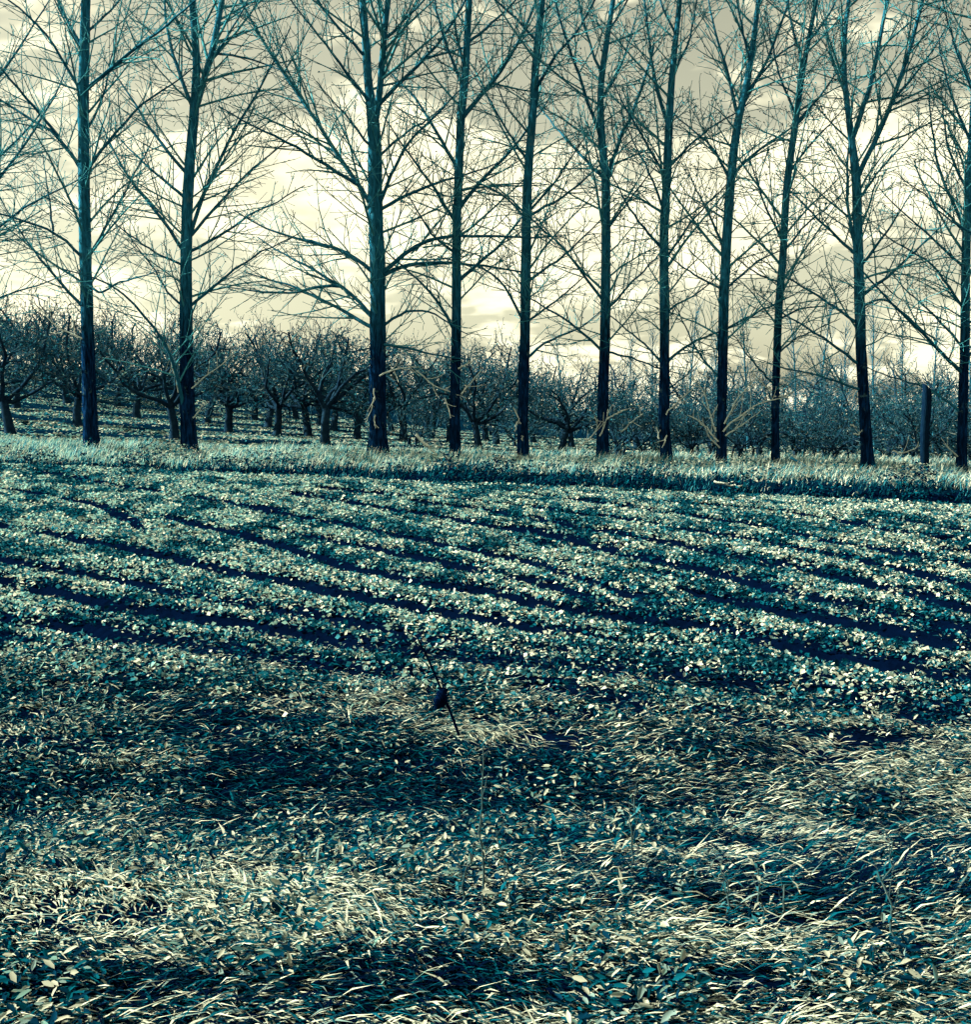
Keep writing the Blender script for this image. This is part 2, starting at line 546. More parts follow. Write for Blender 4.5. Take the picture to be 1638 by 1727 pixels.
# ------------------------------------------------------------------ ground cover
def build_crop():
    N = 900000
    x = rng.uniform(-16, 15, N); y = 6.3 + (31.5 - 6.3) * rng.random(N) ** 1.0
    # plants grow in clumps
    cx = (rng.random(N) - .5) * .0
    x = x + cx
    keep = (np.abs(x) < .47 * y + .6) & (y < edge_y(x) + .1)
    nearlim = 7.2 + .9 * (fbm(x, 0 * x, 2.2, 31) - .5) * 2 - .10 * x
    keep &= rng.random(N) < sm(nearlim - .9, nearlim + .6, y)
    x, y = x[keep], y[keep]
    d = furrow_dist(x, y)
    ax, ac = x * .93 - y * .37, x * .37 + y * .93            # along and across the rows
    dens = fbm(x, y * 1.0, .5, 8, 3) * .42 + fbm(x, y, 2.4, 21, 2) * .23 + fbm(ax / 5, ac, .62, 25, 2) * .35
    bare = (d > -.01 - .0024 * y - .010 * np.maximum(y - 14, 0) - .10 * (vnoise(x, y, .35, 15) - .3)) & (d < .03) & (vnoise(ax / 4, ac, .5, 19) < .76)
    keep = (~bare | (rng.random(len(x)) < .06)) & (rng.random(len(x)) < sm(.30, .50, dens) * .88 + .12)
    x, y, d, dens = x[keep], y[keep], d[keep], dens[keep]
    n = len(x)
    plant = vnoise(x, y, .16, 44)                      # height inside a plant
    z = height(x, y) + .02 + .09 * plant * rng.random(n) * sm(.08, .3, np.abs(d))
    L = (.034 * rng.lognormal(0, .45, n)).clip(.014, .060) * (.52 + .044 * y); W = L * rng.uniform(.45, .9, n)
    tilt = np.abs(rng.normal(.7, .45, n))
    az = rng.uniform(0, 2 * math.pi, n)
    V, q1, q2 = diamonds(np.stack([x, y, z], 1), az, tilt, L, W)
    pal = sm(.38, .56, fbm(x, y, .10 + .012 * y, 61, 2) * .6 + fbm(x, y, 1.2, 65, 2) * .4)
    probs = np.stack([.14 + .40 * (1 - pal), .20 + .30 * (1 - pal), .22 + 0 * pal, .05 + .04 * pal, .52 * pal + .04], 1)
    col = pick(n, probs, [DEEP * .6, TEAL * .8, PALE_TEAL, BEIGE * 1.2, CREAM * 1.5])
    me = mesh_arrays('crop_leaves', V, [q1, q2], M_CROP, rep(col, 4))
    tag(link('crop_leaves', me), 'low leafy crop covering the field between the dark furrows', 'crop', kind='stuff')


def near_limit(x):
    return 7.2 + .9 * (fbm(x, 0 * x, 2.2, 31) - .5) * 2 - .10 * x


def build_rough_grass():
    # tufts: every tuft is combed one way by wind and passing traffic
    NT = 5200
    ty = 2.4 + 6.6 * rng.random(NT) ** 1.1
    tx = rng.uniform(-1, 1, NT) * (.46 * ty + .5)
    k = (rng.random(NT) > sm(near_limit(tx) - .5, near_limit(tx) + 1.0, ty)) & (fbm(tx, ty * 1.4, .5, 71, 2) > .30)
    tx, ty = tx[k], ty[k]; NT = len(tx)
    tsize = rng.lognormal(0, .45, NT).clip(.4, 2.2)
    taz = rng.normal(-.55, .30, NT) + (fbm(tx, ty, .9, 77, 2) - .5) * 1.3 + np.where(rng.random(NT) < .15, math.pi, 0)
    tpale = rng.random(NT)
    per = (34 * tsize).astype(int) + 8
    idx = np.repeat(np.arange(NT), per); n1 = len(idx)
    x1 = tx[idx] + rng.normal(0, .05, n1) * tsize[idx]; y1 = ty[idx] + rng.normal(0, .035, n1) * tsize[idx]
    az1 = taz[idx] + rng.normal(0, .34, n1)
    L1 = rng.uniform(.035, .125, n1) * tsize[idx] ** .6; W1 = rng.uniform(.004, .011, n1) * (.75 + .08 * y1)
    r1 = np.abs(rng.normal(.24, .22, n1)); b1 = rng.uniform(.1, .65, n1)
    # loose short blades between the tufts
    n2 = 130000
    y2 = 2.5 + 6.6 * rng.random(n2) ** 1.1; x2 = rng.uniform(-1, 1, n2) * (.46 * y2 + .5)
    k = (rng.random(n2) > sm(near_limit(x2) - .5, near_limit(x2) + 1.2, y2)) & (rng.random(n2) < sm(.30, .5, fbm(x2, y2 * 1.6, .42, 71, 3)))
    x2, y2 = x2[k], y2[k]; n2 = len(x2)
    az2 = rng.normal(-.3, .5, n2) + (fbm(x2, y2, .8, 77, 2) - .5) * 2
    L2 = rng.uniform(.02, .08, n2); W2 = rng.uniform(.004, .011, n2) * (.75 + .07 * y2)
    r2 = np.abs(rng.normal(.25, .25, n2)); b2 = rng.uniform(.1, .8, n2)
    x, y = np.concatenate([x1, x2]), np.concatenate([y1, y2]); az = np.concatenate([az1, az2])
    L, W = np.concatenate([L1, L2]), np.concatenate([W1, W2])
    rise, bend = np.concatenate([r1, r2]), np.concatenate([b1, b2])
    tint = np.concatenate([tpale[idx], rng.random(n2)])
    n = len(x)
    z = height(x, y, False) - .01 + np.concatenate([.02 * rng.random(n1), .04 * rng.random(n2)])
    tw = az + math.pi / 2 + rng.normal(0, .5, n)
    V, q, t = flecks(np.stack([x, y, z], 1), az, L, W, rise, bend, tw)
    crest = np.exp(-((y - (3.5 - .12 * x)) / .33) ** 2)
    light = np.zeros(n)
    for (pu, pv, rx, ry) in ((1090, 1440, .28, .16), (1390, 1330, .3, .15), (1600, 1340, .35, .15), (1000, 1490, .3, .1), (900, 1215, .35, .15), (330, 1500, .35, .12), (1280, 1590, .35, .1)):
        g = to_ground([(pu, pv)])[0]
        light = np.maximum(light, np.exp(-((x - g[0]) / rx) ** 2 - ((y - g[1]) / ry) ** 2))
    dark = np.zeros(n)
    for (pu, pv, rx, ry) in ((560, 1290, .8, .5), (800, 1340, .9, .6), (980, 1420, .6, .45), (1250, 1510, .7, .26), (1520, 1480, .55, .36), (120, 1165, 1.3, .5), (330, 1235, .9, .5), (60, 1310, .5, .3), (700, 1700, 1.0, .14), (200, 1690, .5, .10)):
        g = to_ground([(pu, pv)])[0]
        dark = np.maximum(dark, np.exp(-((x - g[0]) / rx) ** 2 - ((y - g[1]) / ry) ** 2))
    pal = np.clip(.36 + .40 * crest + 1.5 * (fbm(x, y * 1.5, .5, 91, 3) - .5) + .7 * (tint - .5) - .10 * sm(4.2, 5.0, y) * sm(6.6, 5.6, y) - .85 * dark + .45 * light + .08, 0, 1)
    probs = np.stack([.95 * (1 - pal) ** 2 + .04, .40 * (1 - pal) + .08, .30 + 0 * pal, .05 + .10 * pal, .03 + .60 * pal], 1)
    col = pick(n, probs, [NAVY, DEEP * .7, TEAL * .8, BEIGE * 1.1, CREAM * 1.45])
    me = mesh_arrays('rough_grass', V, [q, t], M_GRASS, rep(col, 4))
    tag(link('rough_grass', me), 'matted wind-flattened rough grass along the near edge', 'grass', kind='stuff')
    # broken leaf litter among the grass
    N = 26000
    y = 2.6 + 6.0 * rng.random(N) ** 1.1
    x = rng.uniform(-1, 1, N) * (.46 * y + .4)
    k = fbm(x, y, .5, 101, 2) > .46
    x, y = x[k], y[k]; n = len(x)
    z = height(x, y, False) + .03 + .07 * rng.random(n)
    L = rng.uniform(.016, .036, n)
    V, q1, q2 = leaves(np.stack([x, y, z], 1), rng.uniform(0, 6.28, n), np.abs(rng.normal(.5, .4, n)), L * 1.3, L * .5)
    col = pick(n, [.35, .3, .12, .23], [DEEP, TEAL * .8, BEIGE, CREAM])
    me = mesh_arrays('ground_leaves', V, [q1, q2], M_CROP, rep(col, 6))
    tag(link('ground_leaves', me), 'small weed leaves scattered through the near rough grass', 'weeds', kind='stuff')


def build_verge():
    N = 105000
    x = rng.uniform(-20, 20, N)
    y = edge_y(x) + .2 + (39.5 - edge_y(x)) * rng.random(N) ** 1.0
    dd = y - edge_y(x)
    cl = fbm(x, y, .8, 111, 3)
    k = rng.random(N) < sm(.28, .5, cl) * .9 + .1
    x, y, dd, cl = x[k], y[k], dd[k], cl[k]; n = len(x)
    z = height(x, y) - .02
    tall = .16 + .28 * sm(.35, .7, cl) * sm(.3, 1.8, dd)
    L = tall * rng.uniform(.6, 1.25, n)
    az = rng.uniform(0, 6.28, n) * .5 - 1.2
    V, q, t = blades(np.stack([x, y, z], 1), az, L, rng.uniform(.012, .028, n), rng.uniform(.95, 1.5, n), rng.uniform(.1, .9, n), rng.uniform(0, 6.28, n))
    bank_shade = sm(2.1, .8, dd + 1.6 * (fbm(x, y, 2.2, 121, 2) - .5)) * sm(-9, -2, x) + sm(1.3, .5, dd)  # darker blades put the bank's shaded side into the grass colour
    bank_shade = np.clip(bank_shade, 0, 1)
    pal = 1 - bank_shade
    probs = np.stack([.55 * bank_shade + .01, .40 * bank_shade + .04, .20 + .1 * bank_shade, .12 + .28 * pal, .02 + .62 * pal], 1)
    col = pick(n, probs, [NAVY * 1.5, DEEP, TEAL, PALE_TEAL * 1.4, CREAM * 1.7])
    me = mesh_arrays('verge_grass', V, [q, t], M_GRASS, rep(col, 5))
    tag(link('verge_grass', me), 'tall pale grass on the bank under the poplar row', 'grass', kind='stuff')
    # broad-leaved weeds in the bank grass
    N = 60000
    x = rng.uniform(-20, 20, N); y = edge_y(x) + .1 + 5.2 * rng.random(N) ** 1.2
    dd = y - edge_y(x)
    cl = fbm(x, y, .7, 161, 3)
    k = rng.random(N) < sm(.42, .6, cl) * .95 + .05
    x, y, dd, cl = x[k], y[k], dd[k], cl[k]; n = len(x)
    z = height(x, y) + (.05 + .42 * sm(.42, .75, cl)) * rng.random(n)
    L = rng.uniform(.05, .11, n)
    V, q1, q2 = diamonds(np.stack([x, y, z], 1), rng.uniform(0, 6.28, n), rng.uniform(0, 1.4, n), L, L * .6)
    foot_shade = np.clip(sm(2.8, 1.0, dd) * sm(-12, -4, x) + sm(1.2, .4, dd), 0, 1)  # shade at the foot of the bank, put into the leaf colour
    col = pick(n, np.stack([.1 + .5 * foot_shade, .15 + .3 * foot_shade, .3 + 0 * foot_shade, .55 * (1 - foot_shade) + .03], 1), [NAVY * 1.5, DEEP, TEAL * .9, CREAM])
    tag(link('bank_weeds', mesh_arrays('bank_weeds', V, [q1, q2], M_CROP, rep(col, 4))), 'leafy weeds on the bank, coloured shade-dark towards its foot', 'weeds', kind='stuff')
    # orchard floor; strips left bare and dark imitate shadow bands along the tree rows
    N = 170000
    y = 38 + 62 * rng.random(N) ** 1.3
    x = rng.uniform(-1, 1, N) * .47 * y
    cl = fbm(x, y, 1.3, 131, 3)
    shadow_strip = np.abs(((y - 47 + .10 * x + .9 * (fbm(x, y, 3, 171, 2) - .5)) / 9.6 + .5) % 1 - .5) * 9.6
    k = (rng.random(N) < sm(.25, .5, cl)) & ((shadow_strip > 1.8) | (rng.random(N) < .06))
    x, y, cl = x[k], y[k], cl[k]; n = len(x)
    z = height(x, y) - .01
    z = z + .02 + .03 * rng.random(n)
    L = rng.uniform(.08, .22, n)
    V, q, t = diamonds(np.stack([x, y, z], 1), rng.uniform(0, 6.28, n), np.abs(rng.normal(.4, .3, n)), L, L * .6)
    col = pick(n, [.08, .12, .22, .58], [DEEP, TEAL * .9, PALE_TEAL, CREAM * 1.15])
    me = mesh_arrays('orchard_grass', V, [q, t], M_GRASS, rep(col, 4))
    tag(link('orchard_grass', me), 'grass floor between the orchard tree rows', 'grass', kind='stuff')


build_crop()
build_rough_grass()
build_verge()


# ------------------------------------------------------------------ poplar row
def resample(pts, n):
    pts = np.asarray(pts, float)
    s = np.concatenate([[0], np.cumsum(np.linalg.norm(np.diff(pts, axis=0), axis=1))])
    t = np.linspace(0, s[-1], n)
    # Catmull-like smoothing: linear resample then blur
    q = np.stack([np.interp(t, s, pts[:, k]) for k in range(pts.shape[1])], 1)
    if n > 6:
        for _ in range(2):
            q[1:-1] = .25 * q[:-2] + .5 * q[1:-1] + .25 * q[2:]
    return q


def unit(v):
    return v / (np.linalg.norm(v, axis=-1, keepdims=True) + 1e-9)


def side_shoots(P, Rr, spacing, ang, lfrac, lmin, start=.12, k=4, droop=.0, up=.25, r_scale=.5, rmin=.005):
    """alternate side shoots on the curves P (N,K,3) -> (M,k,3), (M,k)"""
    outP = []; outR = []
    for c, r in zip(P, Rr):
        seg = np.linalg.norm(np.diff(c, axis=0), axis=1); s = np.concatenate([[0], np.cumsum(seg)]); T = s[-1]
        m = int(T * (1 - start) / spacing)
        if m < 1:
            continue
        t = T * start + (np.arange(m) + rng.uniform(.2, .8, m)) * (T * (1 - start) / m)
        p = np.stack([np.interp(t, s, c[:, i]) for i in range(3)], 1)
        j = np.clip(np.searchsorted(s, t) - 1, 0, len(c) - 2)
        d = unit(c[j + 1] - c[j])
        perp = unit(np.cross(d, rng.normal(0, 1, (m, 3))))
        a = rng.normal(ang, .16, m)[:, None]
        nd = d * np.cos(a) + perp * np.sin(a)
        L = (lmin + lfrac * (T - t) * rng.uniform(.5, 1.1, m) + lmin * rng.uniform(0, .7, m))
        kk = np.linspace(0, 1, k)
        bendv = np.zeros((m, 3)); bendv[:, 2] = up
        bendv += rng.normal(0, .12, (m, 3))
        Q = p[:, None] + nd[:, None] * (L[:, None] * kk)[:, :, None] + bendv[:, None] * (L[:, None] * kk ** 2)[:, :, None]
        Q[:, 1:-1] += rng.normal(0, .010, (m, k - 2, 3)) * np.minimum(L, 1.5)[:, None, None]
        rr = np.interp(t, s, r) * r_scale
        R = np.maximum(rr[:, None] * (1 - .7 * kk), rmin)
        outP.append(Q); outR.append(R)
    if not outP:
        return np.zeros((0, k, 3)), np.zeros((0, k))
    return np.concatenate(outP), np.concatenate(outR)


ORD = ['first', 'second', 'third', 'fourth', 'fifth', 'sixth', 'seventh', 'eighth', 'ninth', 'tenth', 'eleventh']
TREES = [
    dict(t=[(-112, 770, 28), (-110, 560, 24), (-108, 300, 20), (-104, 0, 16), (-98, -260, 9)], label='poplar just outside the left edge, only its right-hand boughs in view', bud=.1,
         l=[[(-105, 420), (-50, 350), (0, 304), (48, 233), (95, 161), (110, 120)], [(-105, 470), (-50, 420), (0, 382), (60, 335), (100, 320)],
            [(-105, 250), (-40, 180), (20, 100), (60, 40)], [(-108, 560), (-50, 520), (0, 500), (70, 480)], [(-105, 340), (-40, 300), (20, 245), (70, 190)]]),
    dict(t=[(155, 766, 28), (152, 680, 26), (150, 560, 24), (144, 430, 22), (140, 300, 21), (139, 160, 20), (147, 0, 17), (150, -130, 13), (154, -280, 8)],
         label='first poplar from the left, single thick trunk leaning slightly at the top', bud=.15,
         l=[[(133, 282), (95, 223), (48, 200), (0, 166), (-50, 140)], [(95, 223), (40, 160), (0, 115), (-40, 70)], [(131, 152), (109, 109), (76, 52), (33, 14), (0, -10)],
            [(133, 76), (109, 28), (95, 0), (80, -60)], [(133, 436), (100, 394), (48, 375), (0, 360), (-40, 352)], [(138, 520), (95, 470), (52, 418), (20, 370)],
            [(150, 283), (190, 228), (237, 176), (304, 133)], [(147, 153), (204, 100), (280, 43), (320, 10)], [(157, 430), (185, 370), (218, 308), (237, 275)],
            [(150, 50), (200, 5), (230, -40)], [(100, 394), (82, 335), (75, 290)], [(140, 475), (170, 500), (190, 478), (230, 470)], [(148, 220), (175, 165), (185, 110)]],
         pale=[[(140, 572), (112, 560), (99, 556), (82, 540), (68, 521)]]),
    dict(t=[(318, 766, 29), (315, 680, 27), (314, 600, 25), (312, 440, 22), (313, 300, 20), (321, 192, 18), (326, 100, 14), (318, 0, 12), (312, -80, 9), (308, -240, 6)],
         label='second poplar from the left, forked high into two upright stems', bud=.2,
         l=[[(322, 195), (332, 165), (360, 90), (375, 0), (390, -100), (398, -230)], [(306, 425), (266, 356), (221, 313), (185, 242)], [(306, 330), (260, 290), (205, 240)],
            [(306, 287), (256, 223), (214, 152), (190, 123)], [(319, 172), (294, 104), (280, 48), (278, 0), (270, -60)], [(304, 448), (256, 423), (214, 394)],
            [(322, 406), (347, 313), (394, 223), (442, 142), (470, 90)], [(322, 425), (380, 394), (413, 366), (470, 340)], [(322, 524), (380, 466), (451, 418), (480, 408)],
            [(321, 396), (361, 352), (428, 280), (470, 250)], [(366, 83), (428, 100), (470, 118)], [(303, 690), (295, 620), (280, 577), (237, 527), (190, 475), (160, 470)],
            [(358, 95), (395, 40), (425, -10)], [(305, 520), (285, 500), (265, 460), (240, 430)]],
         pale=[[(323, 655), (350, 632), (372, 615), (395, 595)], [(283, 580), (291, 620), (300, 662)], [(325, 705), (338, 690), (342, 680)]]),
    dict(t=[(638, 776, 40), (637, 740, 33), (637, 600, 30), (638, 460, 28), (633, 350, 26), (632, 215, 24), (621, 150, 16), (615, 50, 13), (611, 0, 12), (604, -100, 9), (600, -260, 6)],
         label='third poplar from the left, thickest trunk of the row, forked near the top', bud=.25,
         l=[[(632, 215), (641, 170), (645, 70), (655, 0), (668, -100), (676, -240)], [(626, 350), (590, 295), (550, 230), (475, 119), (428, 48), (400, -10), (380, -60)],
            [(598, 308), (550, 278), (485, 240), (420, 210)], [(630, 463), (587, 423), (540, 411), (470, 395), (420, 372)], [(628, 543), (592, 494), (540, 461), (480, 430)],
            [(630, 553), (568, 518), (490, 480), (440, 470)], [(575, 482), (540, 480), (500, 495), (430, 492)], [(643, 173), (673, 138), (716, 104), (770, 30), (795, -20)],
            [(716, 104), (750, 90), (782, 81)], [(643, 268), (678, 228), (730, 195)], [(643, 345), (668, 275), (690, 235), (740, 190)], [(645, 358), (697, 323), (750, 304), (820, 285)],
            [(647, 458), (697, 413), (740, 397), (806, 397), (882, 401)], [(646, 470), (683, 446), (749, 442), (825, 449), (887, 461)], [(646, 548), (683, 522), (730, 525), (760, 548)],
            [(618, 95), (568, 43), (540, 10), (510, -40)], [(626, 178), (587, 128), (540, 62), (505, 20)], [(645, 78), (682, 33), (716, 0)], [(640, 580), (690, 588), (740, 600)], [(628, 250), (590, 200), (555, 165)]],
         pale=[[(640, 634), (660, 622), (690, 620), (716, 616)], [(663, 622), (672, 645)], [(631, 655), (631, 672), (622, 700), (618, 712)], [(633, 700), (630, 715), (636, 730)]]),
    dict(t=[(768, 782, 20), (767, 700, 19), (770, 560, 18), (770, 400, 16), (778, 200, 15), (785, 140, 14), (792, 0, 11), (800, -120, 8), (806, -250, 5)],
         label='fourth poplar from the left, slim and straight, right of the thickest trunk', bud=.35,
         l=[[(766, 372), (730, 313), (687, 256)], [(767, 282), (739, 228), (697, 157), (668, 133)], [(765, 558), (740, 508), (701, 466), (680, 450)], [(780, 149), (760, 95), (740, 40), (730, -20)],
            [(775, 353), (806, 309), (868, 247), (901, 204)], [(774, 480), (849, 408), (882, 366)], [(783, 202), (825, 147), (872, 81), (896, 28), (915, -30)], [(790, 73), (844, 28), (880, -10)], [(770, 430), (730, 400), (700, 350)], [(786, 120), (770, 60), (762, 0)]],
         pale=[[(702, 625), (730, 652), (755, 658), (787, 672)], [(773, 622), (795, 610), (812, 600)], [(778, 665), (795, 645), (812, 624)], [(750, 672), (757, 690), (760, 705)]]),
    dict(t=[(883, 777, 21), (882, 720, 20), (886, 560, 19), (888, 350, 17), (891, 280, 16), (900, 180, 15), (905, 80, 13), (915, 0, 11), (925, -100, 8), (934, -240, 5)],
         label='fifth poplar from the left, slim trunk with a long bough rising right', bud=.4,
         l=[[(884, 372), (849, 328), (806, 309)], [(887, 277), (863, 233), (825, 166), (811, 147)], [(880, 540), (849, 475), (815, 450), (785, 445)], [(903, 73), (868, 28), (834, 0), (810, -40)],
            [(893, 353), (934, 309), (977, 247)], [(893, 368), (958, 328), (1015, 275)], [(892, 474), (944, 437), (996, 390)], [(892, 545), (944, 503), (982, 470)], [(890, 602), (920, 575), (968, 560), (990, 545)],
            [(902, 155), (934, 95), (972, 57), (1001, 9), (1020, -40)], [(913, 30), (939, 0), (960, -40)], [(893, 230), (860, 190), (840, 150)]],
         pale=[[(866, 688), (873, 700), (876, 715)], [(880, 735), (884, 752)], [(872, 712), (868, 728)]]),
    dict(t=[(1018, 763, 23), (1017, 700, 21), (1021, 560, 19), (1021, 420, 17), (1022, 310, 16), (1013, 222, 13), (1012, 150, 12), (1025, 60, 10), (1035, 0, 9), (1045, -90, 7), (1052, -220, 4)],
         label='sixth poplar from the left, with a second stem forking right at mid height', bud=.5,
         l=[[(1022, 312), (1030, 288), (1043, 237), (1053, 223), (1077, 166), (1095, 110)], [(1014, 242), (986, 157), (958, 71), (939, 19), (930, -30)], [(1019, 516), (982, 461), (953, 418), (901, 375)],
            [(1018, 598), (968, 546), (920, 518), (891, 503)], [(1020, 304), (958, 238), (925, 200)], [(1025, 522), (1062, 480), (1096, 447)], [(1025, 384), (1060, 340), (1100, 290)], [(1024, 594), (1067, 603), (1100, 617)],
            [(1013, 130), (990, 60), (975, 0)], [(1027, 50), (1060, 0), (1080, -40)], [(1015, 170), (1050, 110), (1068, 50)]],
         pale=[[(975, 757), (1000, 735), (1014, 712)], [(1004, 702), (1008, 715)], [(1024, 707), (1040, 697), (1057, 690)], [(1048, 728), (1065, 712), (1085, 697)], [(1012, 735), (1022, 715), (1026, 690)]]),
    dict(t=[(1127, 787, 22), (1120, 722, 21), (1121, 640, 19), (1122, 548, 18), (1122, 398, 17), (1130, 274, 16), (1132, 219, 15), (1137, 125, 12), (1145, 50, 10), (1150, 0, 9), (1158, -90, 7), (1166, -230, 4)],
         label='seventh poplar from the left, straight trunk with its foot kinked right', bud=.6,
         l=[[(1131, 217), (1105, 149), (1090, 25), (1085, -40)], [(1122, 360), (1095, 289), (1070, 240)], [(1120, 425), (1080, 378), (1050, 330)], [(1119, 615), (1080, 573), (1050, 550)],
            [(1133, 276), (1190, 219), (1244, 189)], [(1124, 437), (1170, 368), (1219, 319)], [(1125, 522), (1180, 493), (1209, 468)], [(1124, 611), (1165, 577), (1244, 548)], [(1138, 131), (1165, 65), (1175, 0)],
            [(1142, 62), (1115, 10), (1105, -40)], [(1128, 300), (1090, 240), (1060, 190)], [(1120, 660), (1150, 640), (1165, 625)]],
         pale=[[(1112, 740), (1108, 720)], [(1125, 735), (1122, 745), (1117, 755)], [(1124, 700), (1150, 670), (1170, 655)]]),
    dict(t=[(1217, 792, 20), (1217, 697, 18), (1219, 600, 19), (1222, 498, 19), (1234, 324, 17), (1247, 209, 15), (1267, 125, 12), (1277, 50, 10), (1282, 0, 9), (1295, -80, 7), (1306, -220, 4)],
         label='eighth poplar from the left, leaning right, bare shoots round its foot', bud=.7,
         l=[[(1236, 301), (1204, 249), (1145, 199)], [(1248, 201), (1229, 125), (1204, 50), (1195, 0)], [(1220, 490), (1170, 463), (1130, 433)], [(1226, 430), (1195, 358), (1170, 310)], [(1238, 293), (1284, 249), (1339, 214)],
            [(1224, 487), (1279, 438), (1319, 423)], [(1259, 168), (1299, 95), (1329, 10), (1345, -50)], [(1264, 151), (1314, 90), (1359, 65)], [(1222, 557), (1290, 520), (1315, 510)], [(1270, 110), (1250, 40), (1240, -20)], [(1218, 640), (1180, 600), (1160, 560)]],
         pale=[[(1220, 728), (1250, 697), (1289, 677), (1330, 670)], [(1212, 745), (1190, 718), (1172, 705), (1160, 700)], [(1208, 728), (1196, 690), (1185, 650), (1165, 635)], [(1222, 715), (1245, 670), (1275, 640)], [(1224, 735), (1260, 712), (1275, 700)], [(1214, 755), (1200, 742), (1192, 728), (1186, 705)]]),
    dict(t=[(1309, 792, 16), (1306, 700, 15), (1307, 647, 14), (1312, 523, 15), (1322, 413, 14), (1326, 319, 13), (1339, 224, 12), (1351, 125, 10), (1364, 50, 8), (1374, 0, 7), (1385, -70, 6), (1396, -200, 4)],
         label='ninth poplar from the left, thinnest trunk of the row', bud=.75,
         l=[[(1306, 650), (1280, 622), (1262, 600)], [(1321, 412), (1289, 343), (1274, 299)], [(1314, 482), (1280, 462), (1260, 450)], [(1322, 425), (1359, 378), (1409, 339)], [(1340, 218), (1379, 169), (1414, 120)],
            [(1359, 79), (1399, 25), (1420, -20)], [(1330, 290), (1370, 240), (1400, 210)], [(1343, 200), (1315, 130), (1300, 60)], [(1354, 110), (1335, 40), (1328, -20)], [(1312, 540), (1350, 520), (1400, 515)], [(1308, 600), (1340, 570), (1370, 560)]],
         pale=[[(1305, 668), (1325, 668), (1340, 660)], [(1302, 660), (1285, 645), (1270, 630)]]),
    dict(t=[(1467, 797, 25), (1461, 722, 22), (1455, 650, 20), (1451, 597, 20), (1448, 498, 20), (1446, 373, 18), (1446, 299, 17), (1437, 224, 12), (1425, 125, 10), (1426, 50, 8), (1433, 0, 7), (1438, -100, 5), (1442, -200, 4)],
         label='tenth poplar from the left, dividing at mid height into three upright stems', bud=.9,
         l=[[(1447, 302), (1478, 234), (1508, 169), (1538, 75), (1558, 0), (1575, -80)], [(1440, 232), (1468, 149), (1483, 75), (1498, 0), (1508, -70)], [(1445, 428), (1428, 349), (1430, 274), (1434, 215)], [(1449, 620), (1379, 563), (1329, 533)],
            [(1454, 662), (1379, 632), (1324, 622)], [(1451, 502), (1503, 463), (1578, 393)], [(1445, 430), (1379, 368), (1330, 319)], [(1449, 550), (1379, 498), (1319, 463)], [(1449, 450), (1490, 400), (1530, 340)], [(1447, 340), (1480, 290), (1520, 250)],
            [(1430, 160), (1400, 90), (1390, 20)], [(1510, 165), (1550, 120), (1590, 60)], [(1449, 520), (1480, 500), (1500, 505), (1560, 560)]],
         pale=[[(1440, 732), (1448, 735), (1455, 725)], [(1436, 716), (1446, 722)]]),
    dict(t=[(1620, 788, 19), (1622, 697, 18), (1628, 573, 18), (1630, 423, 16), (1633, 324, 15), (1637, 199, 12), (1640, 50, 9), (1645, -60, 7), (1650, -200, 4)],
         label='eleventh poplar from the left, at the right edge beyond the dark post', bud=1.0,
         l=[[(1628, 388), (1588, 299), (1572, 220), (1569, 182)], [(1625, 630), (1543, 548), (1493, 498), (1468, 473)], [(1627, 585), (1568, 523), (1518, 478)], [(1629, 450), (1553, 383), (1513, 349)], [(1622, 694), (1573, 657), (1490, 632)],
            [(1633, 326), (1598, 249), (1593, 199)], [(1633, 240), (1600, 150), (1585, 80)], [(1638, 150), (1605, 60), (1590, 0)], [(1628, 520), (1570, 440), (1530, 420)], [(1632, 400), (1590, 350), (1560, 330)], [(1625, 610), (1670, 560), (1700, 520)], [(1634, 300), (1680, 230), (1700, 170)]],
         pale=[[(1616, 770), (1600, 755), (1592, 748)], [(1508, 760), (1522, 766), (1545, 758), (1550, 745)]]),
    dict(t=[(1765, 800, 20), (1768, 600, 18), (1775, 400, 16), (1785, 200, 13), (1795, 0, 10), (1805, -200, 5)], label='poplar just outside the right edge, only its left-hand boughs in view', bud=1.0,
         l=[[(1770, 520), (1700, 440), (1640, 390), (1600, 370)], [(1778, 350), (1720, 270), (1660, 200), (1630, 130)], [(1785, 220), (1730, 120), (1680, 40), (1650, -20)], [(1767, 620), (1700, 570), (1630, 540)], [(1780, 290), (1720, 180), (1690, 80)]]),
]


